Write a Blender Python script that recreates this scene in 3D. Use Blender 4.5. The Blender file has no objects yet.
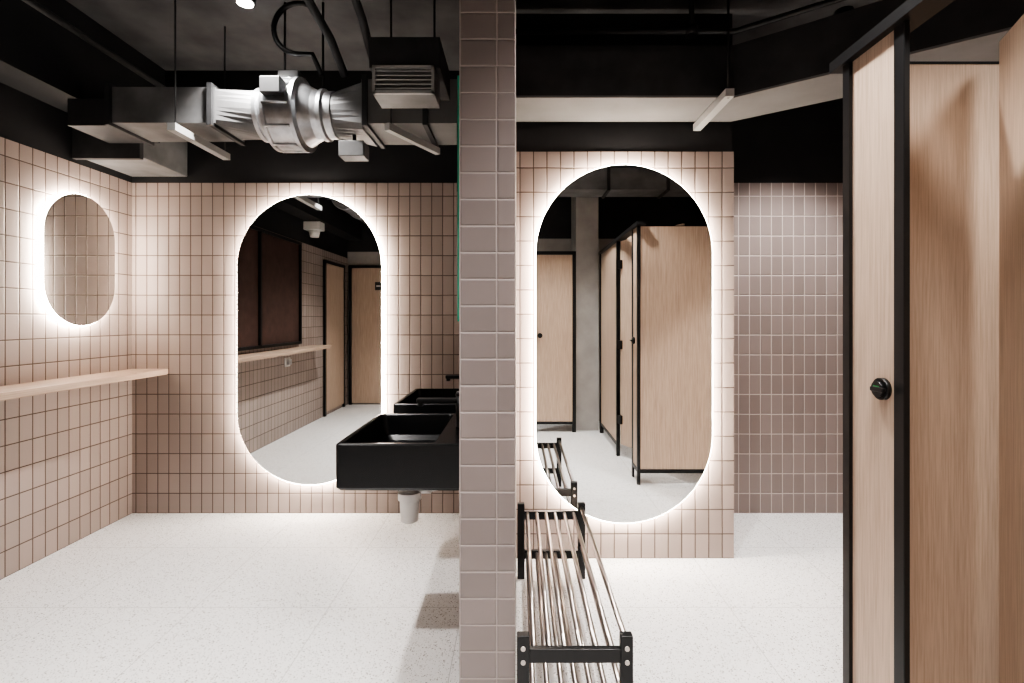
import bpy, bmesh, math
from mathutils import Vector, Matrix
S = bpy.context.scene
S.view_settings.view_transform = 'AgX'
try: S.view_settings.look = 'AgX - High Contrast'
except Exception: pass
S.view_settings.exposure = 0.55

# ------------------------------------------------------------ materials
def newmat(name):
    m = bpy.data.materials.new(name); m.use_nodes = True
    nt = m.node_tree; b = nt.nodes['Principled BSDF']
    return m, nt, b
def plain(name, col, rough=0.5, metal=0.0, noise=0.0, nscale=30, bump=0.0, spec=0.5):
    m, nt, b = newmat(name)
    b.inputs['Base Color'].default_value = (*col, 1); b.inputs['Roughness'].default_value = rough
    b.inputs['Metallic'].default_value = metal; b.inputs['Specular IOR Level'].default_value = spec
    g = nt.nodes.new('ShaderNodeNewGeometry'); n = nt.nodes.new('ShaderNodeTexNoise')
    n.inputs['Scale'].default_value = nscale; n.inputs['Detail'].default_value = 4
    nt.links.new(g.outputs['Position'], n.inputs['Vector'])
    if noise > 0:
        r = nt.nodes.new('ShaderNodeValToRGB')
        r.color_ramp.elements[0].position = .3; r.color_ramp.elements[1].position = .7
        r.color_ramp.elements[0].color = (*[c*(1-noise) for c in col], 1)
        r.color_ramp.elements[1].color = (*[min(1, c*(1+noise)) for c in col], 1)
        nt.links.new(n.outputs['Fac'], r.inputs['Fac']); nt.links.new(r.outputs['Color'], b.inputs['Base Color'])
    if bump > 0:
        bp = nt.nodes.new('ShaderNodeBump'); bp.inputs['Strength'].default_value = bump
        bp.inputs['Distance'].default_value = 0.005
        nt.links.new(n.outputs['Fac'], bp.inputs['Height']); nt.links.new(bp.outputs['Normal'], b.inputs['Normal'])
    return m
def emit(name, col, st):
    m, nt, b = newmat(name)
    b.inputs['Base Color'].default_value = (*col, 1)
    b.inputs['Emission Color'].default_value = (*col, 1); b.inputs['Emission Strength'].default_value = st
    return m
def tile_mat(name, w, h, c1, c2, grout, u0=0.0, v0=0.0, mortar=0.0035, bs=.7):
    m, nt, b = newmat(name); N = nt.nodes; L = nt.links
    g = N.new('ShaderNodeNewGeometry')
    sp = N.new('ShaderNodeSeparateXYZ'); L.new(g.outputs['Position'], sp.inputs[0])
    sn = N.new('ShaderNodeSeparateXYZ'); L.new(g.outputs['True Normal'], sn.inputs[0])
    ab = N.new('ShaderNodeMath'); ab.operation = 'ABSOLUTE'; L.new(sn.outputs['X'], ab.inputs[0])
    gt = N.new('ShaderNodeMath'); gt.operation = 'GREATER_THAN'; gt.inputs[1].default_value = .5; L.new(ab.outputs[0], gt.inputs[0])
    mx = N.new('ShaderNodeMix'); mx.data_type = 'FLOAT'
    L.new(gt.outputs[0], mx.inputs[0]); L.new(sp.outputs['X'], mx.inputs[2]); L.new(sp.outputs['Y'], mx.inputs[3])
    au = N.new('ShaderNodeMath'); au.operation = 'ADD'; au.inputs[1].default_value = 60*w - u0; L.new(mx.outputs[0], au.inputs[0])
    av = N.new('ShaderNodeMath'); av.operation = 'ADD'; av.inputs[1].default_value = 20*h - v0; L.new(sp.outputs['Z'], av.inputs[0])
    cb = N.new('ShaderNodeCombineXYZ'); L.new(au.outputs[0], cb.inputs[0]); L.new(av.outputs[0], cb.inputs[1])
    def brick(mort, sm):
        br = N.new('ShaderNodeTexBrick'); br.offset = 0; br.squash = 1
        br.inputs['Scale'].default_value = 1; br.inputs['Brick Width'].default_value = w; br.inputs['Row Height'].default_value = h
        br.inputs['Mortar Size'].default_value = mort; br.inputs['Mortar Smooth'].default_value = sm
        br.inputs['Color1'].default_value = (*c1, 1); br.inputs['Color2'].default_value = (*c2, 1); br.inputs['Mortar'].default_value = (*grout, 1)
        L.new(cb.outputs[0], br.inputs['Vector']); return br
    br = brick(mortar, .1); br2 = brick(mortar+.003, 1.0)
    L.new(br.outputs['Color'], b.inputs['Base Color'])
    bp = N.new('ShaderNodeBump'); bp.invert = True; bp.inputs['Strength'].default_value = bs; bp.inputs['Distance'].default_value = .004
    L.new(br2.outputs['Fac'], bp.inputs['Height']); L.new(bp.outputs['Normal'], b.inputs['Normal'])
    mr = N.new('ShaderNodeMapRange'); mr.inputs['To Min'].default_value = .45; mr.inputs['To Max'].default_value = .9
    L.new(br.outputs['Fac'], mr.inputs['Value']); L.new(mr.outputs[0], b.inputs['Roughness'])
    return m
def wood_mat(name, c1, c2, axis='z'):
    m, nt, b = newmat(name); N = nt.nodes; L = nt.links
    g = N.new('ShaderNodeNewGeometry'); mp = N.new('ShaderNodeMapping')
    mp.inputs['Scale'].default_value = {'z': (190, 190, 6), 'y': (130, 2.2, 130)}[axis]
    L.new(g.outputs['Position'], mp.inputs['Vector'])
    n = N.new('ShaderNodeTexNoise'); n.inputs['Scale'].default_value = 1.0; n.inputs['Detail'].default_value = 5; n.inputs['Roughness'].default_value = .6
    L.new(mp.outputs[0], n.inputs['Vector'])
    mp2 = N.new('ShaderNodeMapping'); mp2.inputs['Scale'].default_value = {'z': (9, 9, .6), 'y': (9, .6, 9)}[axis]
    L.new(g.outputs['Position'], mp2.inputs['Vector'])
    n2 = N.new('ShaderNodeTexNoise'); n2.inputs['Scale'].default_value = 1.0; n2.inputs['Detail'].default_value = 3; n2.inputs['Distortion'].default_value = .6
    L.new(mp2.outputs[0], n2.inputs['Vector'])
    ad = N.new('ShaderNodeMix'); ad.data_type = 'FLOAT'; ad.inputs[0].default_value = .15
    L.new(n.outputs['Fac'], ad.inputs[2]); L.new(n2.outputs['Fac'], ad.inputs[3])
    r = N.new('ShaderNodeValToRGB'); r.color_ramp.elements[0].position = .34; r.color_ramp.elements[1].position = .62
    r.color_ramp.elements[0].color = (*c1, 1); r.color_ramp.elements[1].color = (*c2, 1)
    L.new(ad.outputs[0], r.inputs['Fac']); L.new(r.outputs['Color'], b.inputs['Base Color'])
    b.inputs['Roughness'].default_value = .5
    return m
def terrazzo():
    m, nt, b = newmat('terrazzo'); N = nt.nodes; L = nt.links
    g = N.new('ShaderNodeNewGeometry')
    base = (.82, .815, .81, 1)
    def layer(scale, thr, c1, c2, prev, off):
        mp = N.new('ShaderNodeMapping'); mp.inputs['Location'].default_value = (off, off*2, 0); L.new(g.outputs['Position'], mp.inputs['Vector'])
        v = N.new('ShaderNodeTexVoronoi'); v.inputs['Scale'].default_value = scale; L.new(mp.outputs[0], v.inputs['Vector'])
        lt = N.new('ShaderNodeMath'); lt.operation = 'LESS_THAN'; lt.inputs[1].default_value = thr; L.new(v.outputs['Distance'], lt.inputs[0])
        sc = N.new('ShaderNodeSeparateColor'); L.new(v.outputs['Color'], sc.inputs[0])
        rr = N.new('ShaderNodeMix'); rr.data_type = 'RGBA'; rr.inputs[6].default_value = c1; rr.inputs[7].default_value = c2; L.new(sc.outputs[0], rr.inputs[0])
        mx = N.new('ShaderNodeMix'); mx.data_type = 'RGBA'; L.new(lt.outputs[0], mx.inputs[0])
        if prev is None: mx.inputs[6].default_value = base
        else: L.new(prev, mx.inputs[6])
        L.new(rr.outputs[2], mx.inputs[7]); return mx.outputs[2]
    p = layer(85, .27, (.24, .21, .19, 1), (.95, .94, .93, 1), None, 0)
    p = layer(140, .26, (.17, .16, .15, 1), (.9, .88, .86, 1), p, 3.3)
    br = N.new('ShaderNodeTexBrick'); br.offset = 0; br.inputs['Scale'].default_value = 1
    br.inputs['Brick Width'].default_value = .6; br.inputs['Row Height'].default_value = .6; br.inputs['Mortar Size'].default_value = .0014
    br.inputs['Mortar Smooth'].default_value = 0
    mp = N.new('ShaderNodeMapping'); mp.inputs['Location'].default_value = (12.25, 12.1, 0); L.new(g.outputs['Position'], mp.inputs['Vector']); L.new(mp.outputs[0], br.inputs['Vector'])
    mx = N.new('ShaderNodeMix'); mx.data_type = 'RGBA'; L.new(br.outputs['Fac'], mx.inputs[0]); L.new(p, mx.inputs[6]); mx.inputs[7].default_value = (.5, .49, .48, 1)
    L.new(mx.outputs[2], b.inputs['Base Color']); b.inputs['Roughness'].default_value = .42
    return m

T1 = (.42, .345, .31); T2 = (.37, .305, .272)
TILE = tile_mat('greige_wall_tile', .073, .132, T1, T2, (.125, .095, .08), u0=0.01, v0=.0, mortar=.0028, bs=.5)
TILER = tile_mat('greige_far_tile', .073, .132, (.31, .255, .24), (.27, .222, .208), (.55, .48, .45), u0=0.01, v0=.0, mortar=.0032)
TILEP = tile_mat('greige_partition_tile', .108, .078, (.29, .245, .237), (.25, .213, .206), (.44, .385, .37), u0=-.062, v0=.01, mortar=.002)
BLACKW = plain('black_paint', (.03, .03, .032), .65, noise=.25, nscale=3, bump=.15)
CEIL = plain('charcoal_ceiling', (.12, .12, .124), .75, noise=.3, nscale=4, bump=.3)
GREYW = plain('grey_plaster', (.42, .40, .38), .8, noise=.1, nscale=6)
LDUCT = plain('light_duct', (.21, .205, .20), .6, noise=.1, nscale=5)
DDUCT = plain('dark_duct', (.05, .05, .052), .55, noise=.3, nscale=6)
GDUCT = plain('grey_duct', (.20, .20, .202), .5, metal=.2, noise=.25, nscale=6)
GALV = plain('galvanised_steel', (.58, .59, .61), .36, metal=.9, noise=.25, nscale=14)
BLK = plain('black_metal', (.012, .012, .013), .38)
BLKC = plain('black_ceramic', (.012, .012, .013), .25)
CHROME = plain('brushed_steel', (.50, .46, .43), .28, metal=1.0)
WHITE = plain('white_plastic', (.85, .83, .80), .4)
VENT = plain('vent_white', (.42, .42, .41), .5)
MIRR = plain('mirror_glass', (.88, .89, .88), 0.0, metal=1.0)
GREEN = plain('green_glass_edge', (.08, .45, .30), .2)
GRN2 = emit('green_indicator', (.03, .35, .10), .1)
LED = emit('led_strip', (1, .90, .79), 34)
LAMP = emit('lamp_face', (1, .96, .90), 14)
WOOD = wood_mat('oak_laminate', (.46, .345, .26), (.60, .465, .365))
WOODY = wood_mat('oak_shelf', (.42, .31, .235), (.54, .41, .32), 'y')
DBROWN = plain('dark_brown_shutter', (.09, .05, .042), .5, noise=.2, nscale=10)
TERR = terrazzo()

# ------------------------------------------------------------ builder
class B:
    def __init__(s, name): s.name = name; s.bm = bmesh.new(); s.mats = []
    def mi(s, m):
        if m not in s.mats: s.mats.append(m)
        return s.mats.index(m)
    def merge(s, t, mat, smooth=False):
        i = s.mi(mat)
        for f in t.faces: f.material_index = i; f.smooth = smooth
        me = bpy.data.meshes.new('t'); t.to_mesh(me); t.free(); s.bm.from_mesh(me); bpy.data.meshes.remove(me)
    def box(s, a, b, mat, bev=0.0, M=None):
        t = bmesh.new(); bmesh.ops.create_cube(t, size=1)
        c = [(a[i]+b[i])/2 for i in range(3)]; d = [abs(b[i]-a[i]) for i in range(3)]
        for v in t.verts: v.co = Vector([c[i]+v.co[i]*d[i] for i in range(3)])
        if bev > 0: bmesh.ops.bevel(t, geom=t.edges[:], offset=bev, segments=2, affect='EDGES', profile=.5)
        if M is not None: t.transform(M)
        s.merge(t, mat); return s
    def cyl(s, p, q, r1, mat, r2=None, n=24, smooth=True):
        p = Vector(p); q = Vector(q); r2 = r1 if r2 is None else r2
        t = bmesh.new(); bmesh.ops.create_cone(t, cap_ends=True, segments=n, radius1=r1, radius2=r2, depth=(q-p).length)
        t.transform(Matrix.Translation((p+q)/2) @ Vector((0, 0, 1)).rotation_difference(q-p).to_matrix().to_4x4())
        i = s.mi(mat)
        for f in t.faces: f.material_index = i; f.smooth = smooth and len(f.verts) == 4
        me = bpy.data.meshes.new('t'); t.to_mesh(me); t.free(); s.bm.from_mesh(me); bpy.data.meshes.remove(me); return s
    def lathe(s, p, d, prof, mat, n=72):
        p = Vector(p); R = Vector((0, 0, 1)).rotation_difference(Vector(d)).to_matrix()
        t = bmesh.new(); rings = []
        for (h, r) in prof:
            rings.append([t.verts.new(p + R @ Vector((r*math.cos(2*math.pi*k/n), r*math.sin(2*math.pi*k/n), h))) for k in range(n)])
        for a, b in zip(rings, rings[1:]):
            for k in range(n): t.faces.new((a[k], a[(k+1) % n], b[(k+1) % n], b[k]))
        t.faces.new(rings[0][::-1]); t.faces.new(rings[-1])
        bmesh.ops.recalc_face_normals(t, faces=t.faces[:])
        s.merge(t, mat, False)
        return s
    def tube(s, pts, r, mat, n=12):
        pts = [Vector(p) for p in pts]
        t = bmesh.new(); rings = []; up = Vector((.13, .21, .97)).normalized()
        for i, p in enumerate(pts):
            d = (pts[min(i+1, len(pts)-1)] - pts[max(i-1, 0)]).normalized()
            a = d.cross(up)
            if a.length < .1: a = d.cross(Vector((1, 0, 0)))
            a.normalize(); b = d.cross(a)
            rings.append([t.verts.new(p + r*(a*math.cos(2*math.pi*k/n)+b*math.sin(2*math.pi*k/n))) for k in range(n)])
        for a, b in zip(rings, rings[1:]):
            for k in range(n): t.faces.new((a[k], a[(k+1) % n], b[(k+1) % n], b[k]))
        t.faces.new(rings[0][::-1]); t.faces.new(rings[-1])
        bmesh.ops.recalc_face_normals(t, faces=t.faces[:])
        s.merge(t, mat, True); return s
    def stadium(s, c, u, nrm, w, h, d0, d1, mat, matside=None):
        c = Vector(c); u = Vector(u); nrm = Vector(nrm); z = Vector((0, 0, 1)); r = w/2; k = h/2-r; N = 48
        pts = []
        for i in range(N+1):
            a = math.pi*i/N; pts.append((r*math.cos(a), k+r*math.sin(a)))
        for i in range(N+1):
            a = math.pi+math.pi*i/N; pts.append((r*math.cos(a), -k+r*math.sin(a)))
        t = bmesh.new()
        f0 = [t.verts.new(c+u*x+z*y+nrm*d0) for x, y in pts]; f1 = [t.verts.new(c+u*x+z*y+nrm*d1) for x, y in pts]
        t.faces.new(f1); t.faces.new(f0[::-1]); n = len(pts)
        for i in range(n): t.faces.new((f0[i], f0[(i+1) % n], f1[(i+1) % n], f1[i]))
        bmesh.ops.recalc_face_normals(t, faces=t.faces[:])
        s.merge(t, mat); return s
    def prism(s, poly, z0, z1, mat):
        t = bmesh.new(); a = [t.verts.new((x, y, z0)) for x, y in poly]; b = [t.verts.new((x, y, z1)) for x, y in poly]
        t.faces.new(a); t.faces.new(b); n = len(poly)
        for i in range(n): t.faces.new((a[i], a[(i+1) % n], b[(i+1) % n], b[i]))
        bmesh.ops.recalc_face_normals(t, faces=t.faces[:]); s.merge(t, mat); return s
    def done(s):
        me = bpy.data.meshes.new(s.name); s.bm.to_mesh(me); s.bm.free()
        for m in s.mats: me.materials.append(m)
        o = bpy.data.objects.new(s.name, me); S.collection.objects.link(o); return o

XL = -2.57; XR = 2.6; YB = 3.41; YR = -1.0; H = 2.95; TZ = 2.2
PL, PR, PY = -.172, -.009, 1.5     # partition
MY = 2.77; MX = 1.168              # mirror block

# ------------------------------------------------------------ shell
B('floor').box((XL-.1, YR-.1, -.1), (XR+.1, YB+.1, 0), TERR).done()
B('ceiling').box((XL-.1, YR-.1, H), (XR+.1, YB+.1, H+.1), CEIL).done()
B('wall_left').box((XL-.1, YR, 0), (XL, YB, TZ), TILE).box((XL-.1, YR, TZ), (XL-.006, YB, H), BLACKW).done()
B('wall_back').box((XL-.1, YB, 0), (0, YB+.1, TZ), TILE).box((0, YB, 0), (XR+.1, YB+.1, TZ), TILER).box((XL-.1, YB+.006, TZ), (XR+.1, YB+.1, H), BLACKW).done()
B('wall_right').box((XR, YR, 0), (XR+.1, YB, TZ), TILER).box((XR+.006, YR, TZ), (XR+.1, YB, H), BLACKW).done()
B('wall_rear').box((XL-.1, YR-.1, 0), (XR+.1, YR, 2.3), GREYW).box((XL-.1, YR-.1, 2.3), (XR+.1, YR-.006, H), BLACKW).done()
B('wall_mirror_block').box((PR, MY, 0), (MX, YB, TZ), TILE).box((PR, MY+.006, TZ), (MX-.006, YB, H), BLACKW).done()
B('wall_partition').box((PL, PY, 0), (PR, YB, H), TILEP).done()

# ------------------------------------------------------------ mirrors
def mirror(c, u, n, w, h):
    b = B('backlit_oval_mirror')
    b.stadium(c, u, n, w-.06, h-.06, 0.0, .014, BLK)
    b.stadium(c, u, n, w+.006, h+.006, .012, .038, LED)
    b.stadium(c, u, n, w, h, .038, .043, MIRR); b.done()
mirror((-1.372, YB, 1.157), (1, 0, 0), (0, -1, 0), .95, 1.91)
mirror((.565, MY, 1.162), (1, 0, 0), (0, -1, 0), .94, 1.91)
mirror((XL, 2.97, 1.635), (0, 1, 0), (1, 0, 0), .48, .76)
b = B('rectangular_wall_mirror')
b.box((PL-.008, PY+.02, 1.29), (PL, YB-.1, 2.02), GREEN).box((PL-.010, PY+.026, 1.296), (PL-.008, YB-.106, 2.014), MIRR).done()

# ------------------------------------------------------------ shelf
b = B('wall_shelf')
b.box((XL, .3, .925), (-2.33, YB, .962), WOODY, .003)
for y in (.6, 1.5, 3.2):
    b.box((XL, y-.015, .905), (-2.44, y+.015, .925), BLK)
b.done()

# ------------------------------------------------------------ sinks
def sink(y0, y1):
    x0, x1, z0, z1 = -.655, PL, .68, .85
    t = bmesh.new()
    wl = .018; dk = .13
    b = B('black_wall_basin')
    def loop(xa, ya, xb, yb, z, r, k=6):
        v = []
        for (cx, cy, a0) in ((xb-r, yb-r, 0), (xa+r, yb-r, 90), (xa+r, ya+r, 180), (xb-r, ya+r, 270)):
            for i in range(k+1):
                a = math.radians(a0+90*i/k); v.append(t.verts.new((cx+r*math.cos(a), cy+r*math.sin(a), z)))
        return v
    L = [loop(x0+.01, y0+.01, x1, y1-.01, z0, .012), loop(x0, y0, x1, y1, z0+.012, .015), loop(x0, y0, x1, y1, z1-.005, .015),
         loop(x0+.005, y0+.005, x1, y1-.005, z1, .012),
         loop(x0+wl-.003, y0+wl-.003, x1-dk+.003, y1-wl+.003, z1, .022), loop(x0+wl, y0+wl, x1-dk, y1-wl, z1-.005, .02),
         loop(x0+wl+.012, y0+wl+.012, x1-dk-.012, y1-wl-.012, z1-.095, .03),
         loop(x0+wl+.035, y0+wl+.035, x1-dk-.035, y1-wl-.035, z1-.115, .03)]
    n = len(L[0])
    for a, c in zip(L, L[1:]):
        for i in range(n): t.faces.new((a[i], a[(i+1) % n], c[(i+1) % n], c[i]))
    t.faces.new(L[0][::-1]); t.faces.new(L[-1])
    bmesh.ops.recalc_face_normals(t, faces=t.faces[:])
    b.merge(t, BLKC)
    ym = (y0+y1)/2
    b.cyl((-.45, ym, z1-.114), (-.45, ym, z1-.108), .026, CHROME)
    b.cyl((-.235, ym, z1-.002), (-.235, ym, z1+.13), .023, BLK)
    b.cyl((-.235, ym, z1+.13), (-.235, ym, z1+.145), .025, BLK, r2=.02)
    b.box((-.42, ym-.016, z1+.098), (-.235, ym+.016, z1+.118), BLK, .005)
    b.cyl((-.405, ym, z1+.085), (-.405, ym, z1+.1), .011, BLK)
    b.box((-.245, ym-.008, z1+.145), (-.17-.01, ym+.008, z1+.155), BLK, .003)
    b.cyl((-.45, ym, .56), (-.45, ym, z0+.002), .018, WHITE)
    b.lathe((-.45, ym, .455), (0, 0, 1), [(0, .026), (.006, .036), (.09, .040), (.095, .047), (.125, .047), (.13, .03), (.14, .02)], WHITE)
    b.tube([(-.42, ym, .60), (-.37, ym, .60), (-.33, ym, .605), (PL, ym, .61)], .020, WHITE)
    b.cyl((-.40, ym, .60), (-.36, ym, .60), .027, WHITE)
    b.done()
sink(1.83, 2.42); sink(2.68, 3.27)

# ------------------------------------------------------------ shoe rack
b = B('shoe_rack')
x0, x1, y0, y1 = -.003, .335, 1.50, 2.56
for y in (y0, y1):
    for x in (x0+.018, x1-.018):
        b.box((x-.018, y-.014, 0), (x+.018, y+.014, .375), BLK, .003)
    for z in (.315, .12):
        b.box((x0+.02, y-.010, z-.020), (x1-.02, y+.010, z+.020), BLK, .002)
    for x in (x1-.018, x0+.018):
        for z in (.34, .30): b.cyl((x, y-.017 if y == y0 else y+.017, z), (x, y, z), .007, CHROME, n=12)
for k in range(6):
    x = x0+.05+k*.046
    b.cyl((x, y0, .325), (x, y1, .325), .009, CHROME, n=14)
    b.cyl((x, y0, .125), (x, y1, .125), .009, CHROME, n=14)
b.cyl((x1-.018, y0, .352), (x1-.018, y1, .352), .009, CHROME, n=14)
b.cyl((x1-.018, y0, .16), (x1-.018, y1, .16), .009, CHROME, n=14)
b.done()

# ------------------------------------------------------------ toilet cubicle (right)
CX = .94; CY = 1.46; CH = 2.02; XE = XR-.006
b = B('toilet_cubicle')
b.box((CX+.01, CY-.018, .12), (XE, CY, CH-.005), WOOD)
b.box((CX, CY-.019, CH-.005), (XE, CY+.002, CH+.002), BLK)
b.box((CX, CY-.022, .09), (XE, CY+.004, .12), BLK)
b.box((CX-.010, CY-.022, 0), (CX+.014, CY+.006, CH+.03), BLK)
b.box((CX, 1.275, .12), (CX+.018, CY-.022, CH), WOOD)
b.box((CX-.005, 1.24, 0), (CX+.010, 1.275, CH+.03), BLK, .002)
b.box((CX-.012, .60, 0), (CX+.02, .64, CH+.03), BLK, .003)
b.box((CX, -.33, .12), (CX+.018, .60, CH), WOOD)
b.box((CX-.012, -.37, 0), (CX+.028, -.33, CH+.03), BLK)
b.box((CX-.022, -.37, CH+.0), (CX+.05, CY+.05, CH+.03), BLK)
b.box((CX-.006, 1.275, .09), (CX+.02, CY, .12), BLK)
b.box((CX-.006, -.33, .09), (CX+.02, .60, .12), BLK)
for x in (1.5, 2.1):
    b.cyl((x, CY-.01, 0), (x, CY-.01, .09), .015, CHROME)
b.box((XE-.9, -.33, .0), (XE-.88, CY-.022, CH), WOOD)
ly, lz = 1.315, 1.118
b.cyl((CX-.012, ly, lz), (CX, ly, lz), .028, BLK)
b.cyl((CX-.020, ly, lz), (CX-.012, ly, lz), .020, BLK)
b.box((CX-.0215, ly-.010, lz+.002), (CX-.020, ly+.010, lz+.008), GRN2)
b.box((CX-.03, ly-.035, lz-.006), (CX-.018, ly+.012, lz+.006), BLK, .003)
ang = math.atan2(.352, .74)
M = Matrix.Translation((CX+.02, .66, 0)) @ Matrix.Rotation(-ang, 4, 'Z')
b.box((0, 0, .12), (.018, .81, CH+.03), WOOD, M=M)
b.cyl(M @ Vector((.018, .74, 1.118)), M @ Vector((.045, .74, 1.118)), .024, BLK)
for z in (.35, 1.05, 1.8): b.box((-.02, -.02, z-.04), (.02, .03, z+.04), BLK, M=M)
b.done()

# ------------------------------------------------------------ things behind the camera, seen in mirrors
b = B('cubicle_screen')
b.box((.19, -.40, .12), (.62, -.38, 2.02), WOOD)
b.box((.15, -.42, 0), (.19, -.37, 2.06), BLK).box((.62, -.42, 0), (.66, -.37, 2.06), BLK).box((.15, -.42, 2.02), (.66, -.37, 2.06), BLK)
b.box((.19, -.41, .09), (.62, -.375, .12), BLK)
b.cyl((.25, -.38, 1.1), (.25, -.355, 1.1), .028, BLK)
b.done()
B('wall_column').box((.67, YR, 0), (.93, -.46, H), GREYW).done()
b = B('door_1'); yr = YR+.003
b.box((-2.50, yr, .02), (-1.80, yr+.03, 2.05), WOOD).box((-2.54, yr, 0), (-2.50, yr+.05, 2.09), BLK).box((-1.80, yr, 0), (-1.76, yr+.05, 2.09), BLK).box((-2.54, yr, 2.05), (-1.76, yr+.05, 2.09), BLK)
b.box((-2.15, yr+.03, 1.72), (-2.03, yr+.034, 1.84), BLK)
b.box((-2.13, yr+.034, 1.77), (-2.07, yr+.035, 1.79), WHITE)
b.done()
b = B('door_panel'); xl = XL+.003  # wood door panel in a black frame on the left wall
b.box((xl, -.75, .05), (xl+.02, -.05, 2.03), WOOD).box((xl, -.79, 0), (xl+.03, -.75, 2.06), BLK).box((xl, -.05, 0), (xl+.03, -.01, 2.06), BLK).box((xl, -.79, 2.03), (xl+.03, -.01, 2.07), BLK)
b.done()
b = B('window_1')
b.box((XL, .75, 1.03), (XL+.02, 2.15, 2.16), DBROWN)
for y in (.75, 1.68, 2.12): b.box((XL, y, 1.0), (XL+.045, y+.03, 2.18), BLK)
for z in (1.0, 2.15): b.box((XL, .75, z), (XL+.045, 2.15, z+.03), BLK)
b.done()
b = B('power_socket')
b.box((XL, .98, .76), (XL+.012, 1.10, .86), WHITE, .003).box((XL+.012, 1.0, .78), (XL+.04, 1.08, .84), GALV, .004); b.done()
b = B('emergency_light')
b.box((XL-.006, .45, 2.36), (XL+.20, .60, 2.46), WHITE, .008).cyl((XL+.1, .52, 2.28), (XL+.1, .52, 2.36), .05, WHITE, r2=.07); b.done()
b = B('round_duct')
b.cyl((-1.80, YR, 2.56), (-1.80, 1.45, 2.56), .13, GDUCT, n=40)
for y in (-.5, .2, .9, 1.4): b.cyl((-1.80, y, 2.56), (-1.80, y+.03, 2.56), .138, GALV, n=40)
for y in (-.2, 1.2): b.cyl((-1.80, y, 2.68), (-1.80, y, H), .006, BLK, n=8)
b.done()
b = B('rectangular_duct')
b.box((.12, -.05, 2.60), (2.5, .28, 2.82), GDUCT)
for x in (.3, .9, 1.5, 2.1):
    b.box((x, -.07, 2.585), (x+.03, .30, 2.835), DDUCT)
    b.cyl((x+.015, .12, 2.83), (x+.015, .12, H), .006, BLK, n=8)
b.done()

# ------------------------------------------------------------ ceiling services: left
b = B('ceiling_beam')
b.box((XL, YR, 2.47), (-2.35, YB, H), BLACKW).done()
b = B('corner_duct_box')
b.box((XL, 2.98, 2.24), (-2.2, YB, 2.469), GDUCT, .004).box((XL+.0, 2.95, 2.22), (-2.18, 2.98, 2.469), DDUCT).done()
def loft(b, x0, w0, x1, w1, y=2.71, z=2.37, mat=GDUCT):
    t = bmesh.new(); n = 32; A = []; C = []
    for k in range(n):
        a = 2*math.pi*(k+.5)/n; c, s_ = math.cos(a), math.sin(a)
        def pt(w):
            if w[0] == 'r': return (y+w[1]*c, z+w[1]*s_)
            m = max(abs(c), abs(s_)); return (y+w[1]*c/m, z+w[2]*s_/m)
        p = pt(w0); q = pt(w1); A.append(t.verts.new((x0, *p))); C.append(t.verts.new((x1, *q)))
    for k in range(n): t.faces.new((A[k], A[(k+1) % n], C[(k+1) % n], C[k]))
    t.faces.new(A); t.faces.new(C); bmesh.ops.recalc_face_normals(t, faces=t.faces[:]); b.merge(t, mat)
b = B('ventilation_duct')
b.box((-2.06, 2.57, 2.28), (-1.52, 2.85, 2.46), GDUCT)
for x in (-2.05, -1.54): b.box((x-.012, 2.55, 2.265), (x+.012, 2.87, 2.475), DDUCT)
b.box((XL+.23, 2.66, 2.30), (-2.05, 2.93, 2.44), DDUCT)
loft(b, -1.52, ('q', .14, .09), -1.346, ('r', .125))
b.done()
b = B('ventilation_duct')
loft(b, -.956, ('r', .115), -.78, ('q', .16, .12))
b.box((-.78, 2.55, 2.27), (PL, 2.87, 2.49), LDUCT)
for x in (-.76, -.46): b.box((x-.012, 2.53, 2.255), (x+.012, 2.89, 2.505), DDUCT)
b.done()
b = B('inline_duct_fan')
b.lathe((-1.345, 2.71, 2.37), (1, 0, 0), [(0, .12), (.0, .135), (.02, .135), (.022, .125), (.04, .128), (.06, .158), (.065, .184), (.082, .184), (.087, .176), (.20, .176), (.205, .188), (.225, .188), (.235, .16), (.29, .13), (.32, .122), (.322, .132), (.34, .132), (.35, .12), (.388, .12)], GALV)
for k in range(10):
    a = 2*math.pi*k/10
    b.cyl((-1.27, 2.71+.18*math.cos(a), 2.37+.18*math.sin(a)), (-1.12, 2.71+.18*math.cos(a), 2.37+.18*math.sin(a)), .008, GALV, n=8)
b.box((-1.26, 2.49, 2.40), (-1.16, 2.56, 2.48), DDUCT, .004)
b.box((-1.25, 2.66, 2.54), (-1.14, 2.76, 2.59), GDUCT, .004)
b.cyl((-1.22, 2.68, 2.59), (-1.22, 2.68, H), .006, BLK, n=8).cyl((-1.02, 2.68, 2.48), (-1.02, 2.68, H), .006, BLK, n=8)
b.done()
b = B('air_vent_box')
x0, x1, y0, z0, z1 = -.60, -.345, 2.11, 2.225, 2.47
zl = z0+.115
b.box((x0-.02, y0+.02, zl), (x1+.02, y0+.34, z1), DDUCT, .003)
b.box((x0, y0+.01, z0), (x1, y0+.15, zl), GDUCT)
b.box((x0, y0-.005, z0), (x0+.012, y0+.012, zl), VENT).box((x1-.012, y0-.005, z0), (x1, y0+.012, zl), VENT)
b.box((x0, y0-.005, z0), (x1, y0+.012, z0+.012), VENT).box((x0, y0-.005, zl-.012), (x1, y0+.012, zl), VENT)
for k in range(5):
    z = z0+.02+k*.018
    M = Matrix.Translation((0, y0, z)) @ Matrix.Rotation(math.radians(35), 4, 'X')
    b.box((x0+.012, -.002, -.001), (x1-.012, .016, .003), VENT, M=M)
b.cyl((x0+.03, 2.3, z1), (x0+.03, 2.3, H), .005, BLK, n=8).cyl((x1-.03, 2.3, z1), (x1-.03, 2.3, H), .005, BLK, n=8)
b.done()
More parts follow.
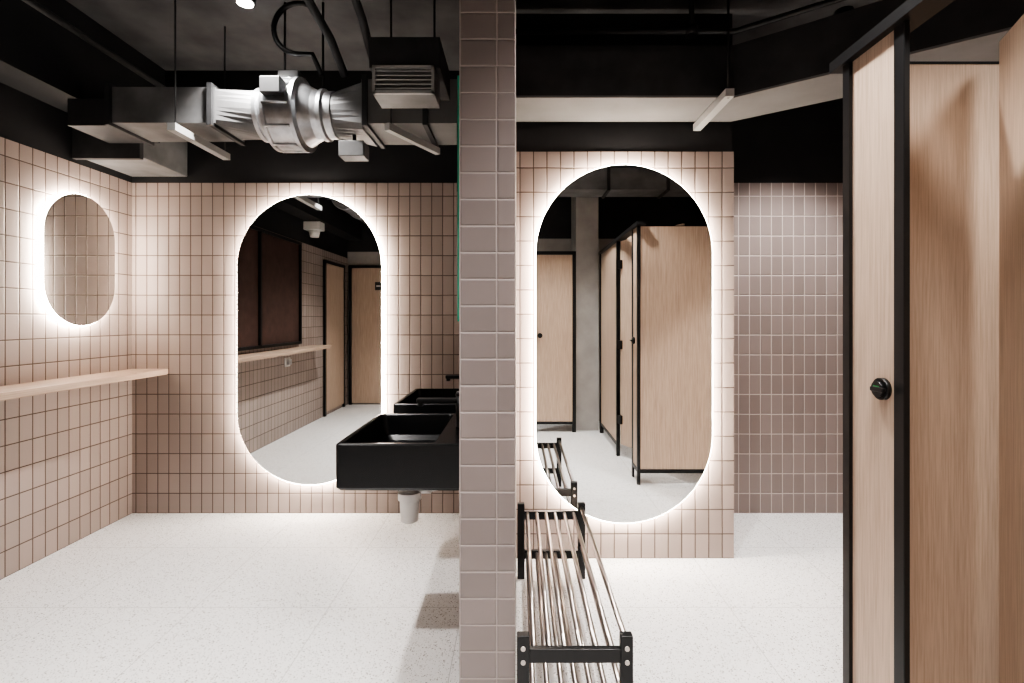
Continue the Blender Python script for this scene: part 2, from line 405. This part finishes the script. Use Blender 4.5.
b = B('support_strut'); x, ya, yb, z = -1.66, 2.45, 2.92, 2.2
b.box((x-.02, ya, z), (x+.02, yb, z+.035), VENT)
for y in (ya+.03, yb-.02): b.cyl((x, y, z+.035), (x, y, H), .004, DDUCT, n=8)
b.done()
b = B('support_strut')
M = Matrix.Translation((-.64, 2.50, 2.232)) @ Matrix.Rotation(math.radians(-27), 4, 'Z')
b.box((-.015, 0, -.015), (.015, .42, .02), VENT, M=M)
p = M @ Vector((0, .03, .02)); b.cyl(p, (p.x, p.y, H), .004, DDUCT, n=8)
b.done()
def arc(c, r, a0, a1, n=20):
    return [(c[0]+r*math.cos(math.radians(a0+(a1-a0)*i/n)), c[1], c[2]+r*math.sin(math.radians(a0+(a1-a0)*i/n))) for i in range(n+1)]
B('electrical_conduit').tube([(-2.19, y, 2.72) for y in (-.5, 3.38)], .016, DDUCT).done()
B('electrical_conduit').tube([(-1.6, 1.85, 2.90), (PL, 1.85, 2.90)], .012, BLK).done()
B('electrical_conduit').tube([(-.66, 2.2, 2.72), (PL, 2.2, 2.72)], .014, BLK).done()
b = B('flexible_cable')
b.tube(arc((-1.12, 2.62, 2.78), .13, 60, 270)+[(-1.06, 2.64, 2.66), (-1.02, 2.66, 2.56)], .013, BLK)
b.done()
b = B('drain_pipe')
b.tube([(-.98, 1.95, 2.93), (-.98, 2.1, 2.88), (-.96, 2.3, 2.76), (-.90, 2.46, 2.64), (-.88, 2.6, 2.53)], .02, DDUCT)
b.tube([(-.78, 2.0, 2.92), (-.76, 2.2, 2.84), (-.73, 2.4, 2.70), (-.72, 2.6, 2.54)], .02, DDUCT)
b.done()
b = B('junction_box')
b.box((-.92, 2.62, 2.13), (-.79, 2.72, 2.21), GDUCT, .004)
b.cyl((-.85, 2.66, 2.21), (-.85, 2.66, 2.25), .01, BLK)
b.done()

# ------------------------------------------------------------ ceiling services: right
b = B('concrete_duct_beam')
pf = [(PR, 2.44), (1.03, 2.44), (1.39, 2.17), (XR, 1.26)]
pb = [(XR, 1.66), (1.5, 2.48), (1.14, 2.74), (PR, 2.74)]
b.prism(pf+pb, 2.35, 2.36, LDUCT)
b.prism(pf+pb, 2.36, 2.60, DDUCT)
b.done()
b = B('ceiling_conduit')
b.tube([(PR, 2.36, 2.62), (1.0, 2.36, 2.62), (1.37, 2.09, 2.62), (XR, 1.17, 2.62)], .014, BLK)
b.tube([(PR, 1.9, 2.88), (XR, 1.9, 2.88)], .02, BLK)
b.cyl((.80, 2.36, 2.60), (.80, 2.36, H), .012, BLK)
b.cyl((.80, 2.36, 2.60), (.80, 2.36, 2.64), .03, BLK)
b.done()
b = B('support_strut')
b.box((.945, 2.33, 2.31), (.985, 2.765, 2.345), VENT)
b.cyl((.965, 2.35, 2.31), (.965, 2.35, H), .006, BLK, n=8)
b.done()

# ------------------------------------------------------------ lights
def down(x, y, energy, z=2.80, size=104, col=(1, .97, .94), soft=.05):
    b = B('ceiling_downlight')
    b.cyl((x, y, z), (x, y, H), .045, BLK).cyl((x, y, z-.004), (x, y, z+.001), .036, LAMP)
    b.done()
    l = bpy.data.lights.new('downlight_lamp', 'SPOT'); l.energy = energy; l.spot_size = math.radians(size); l.spot_blend = .6
    l.shadow_soft_size = soft; l.color = col
    o = bpy.data.objects.new('downlight_lamp', l); o.location = (x, y, z-.012); S.collection.objects.link(o)
down(-1.29, 2.42, 125, z=2.79)
down(-1.3, .9, 150)
down(.46, 1.75, 105, z=2.86)
down(1.75, 2.75, 130)
down(.52, .72, 100, z=2.88, soft=.18)
down(1.75, .8, 80, soft=.18)
down(.0, -.3, 50)

W = bpy.data.worlds.new('World'); S.world = W; W.use_nodes = True
W.node_tree.nodes['Background'].inputs[0].default_value = (.5, .5, .5, 1); W.node_tree.nodes['Background'].inputs[1].default_value = .2

# ------------------------------------------------------------ camera
c = bpy.data.cameras.new('camera'); c.lens = 18; c.sensor_width = 36; c.shift_x = -6/1024; c.shift_y = -23.5/1024; c.clip_start = .02
o = bpy.data.objects.new('camera', c); o.location = (0, 0, 1.3); o.rotation_euler = (math.pi/2, 0, 0)
S.collection.objects.link(o); S.camera = o
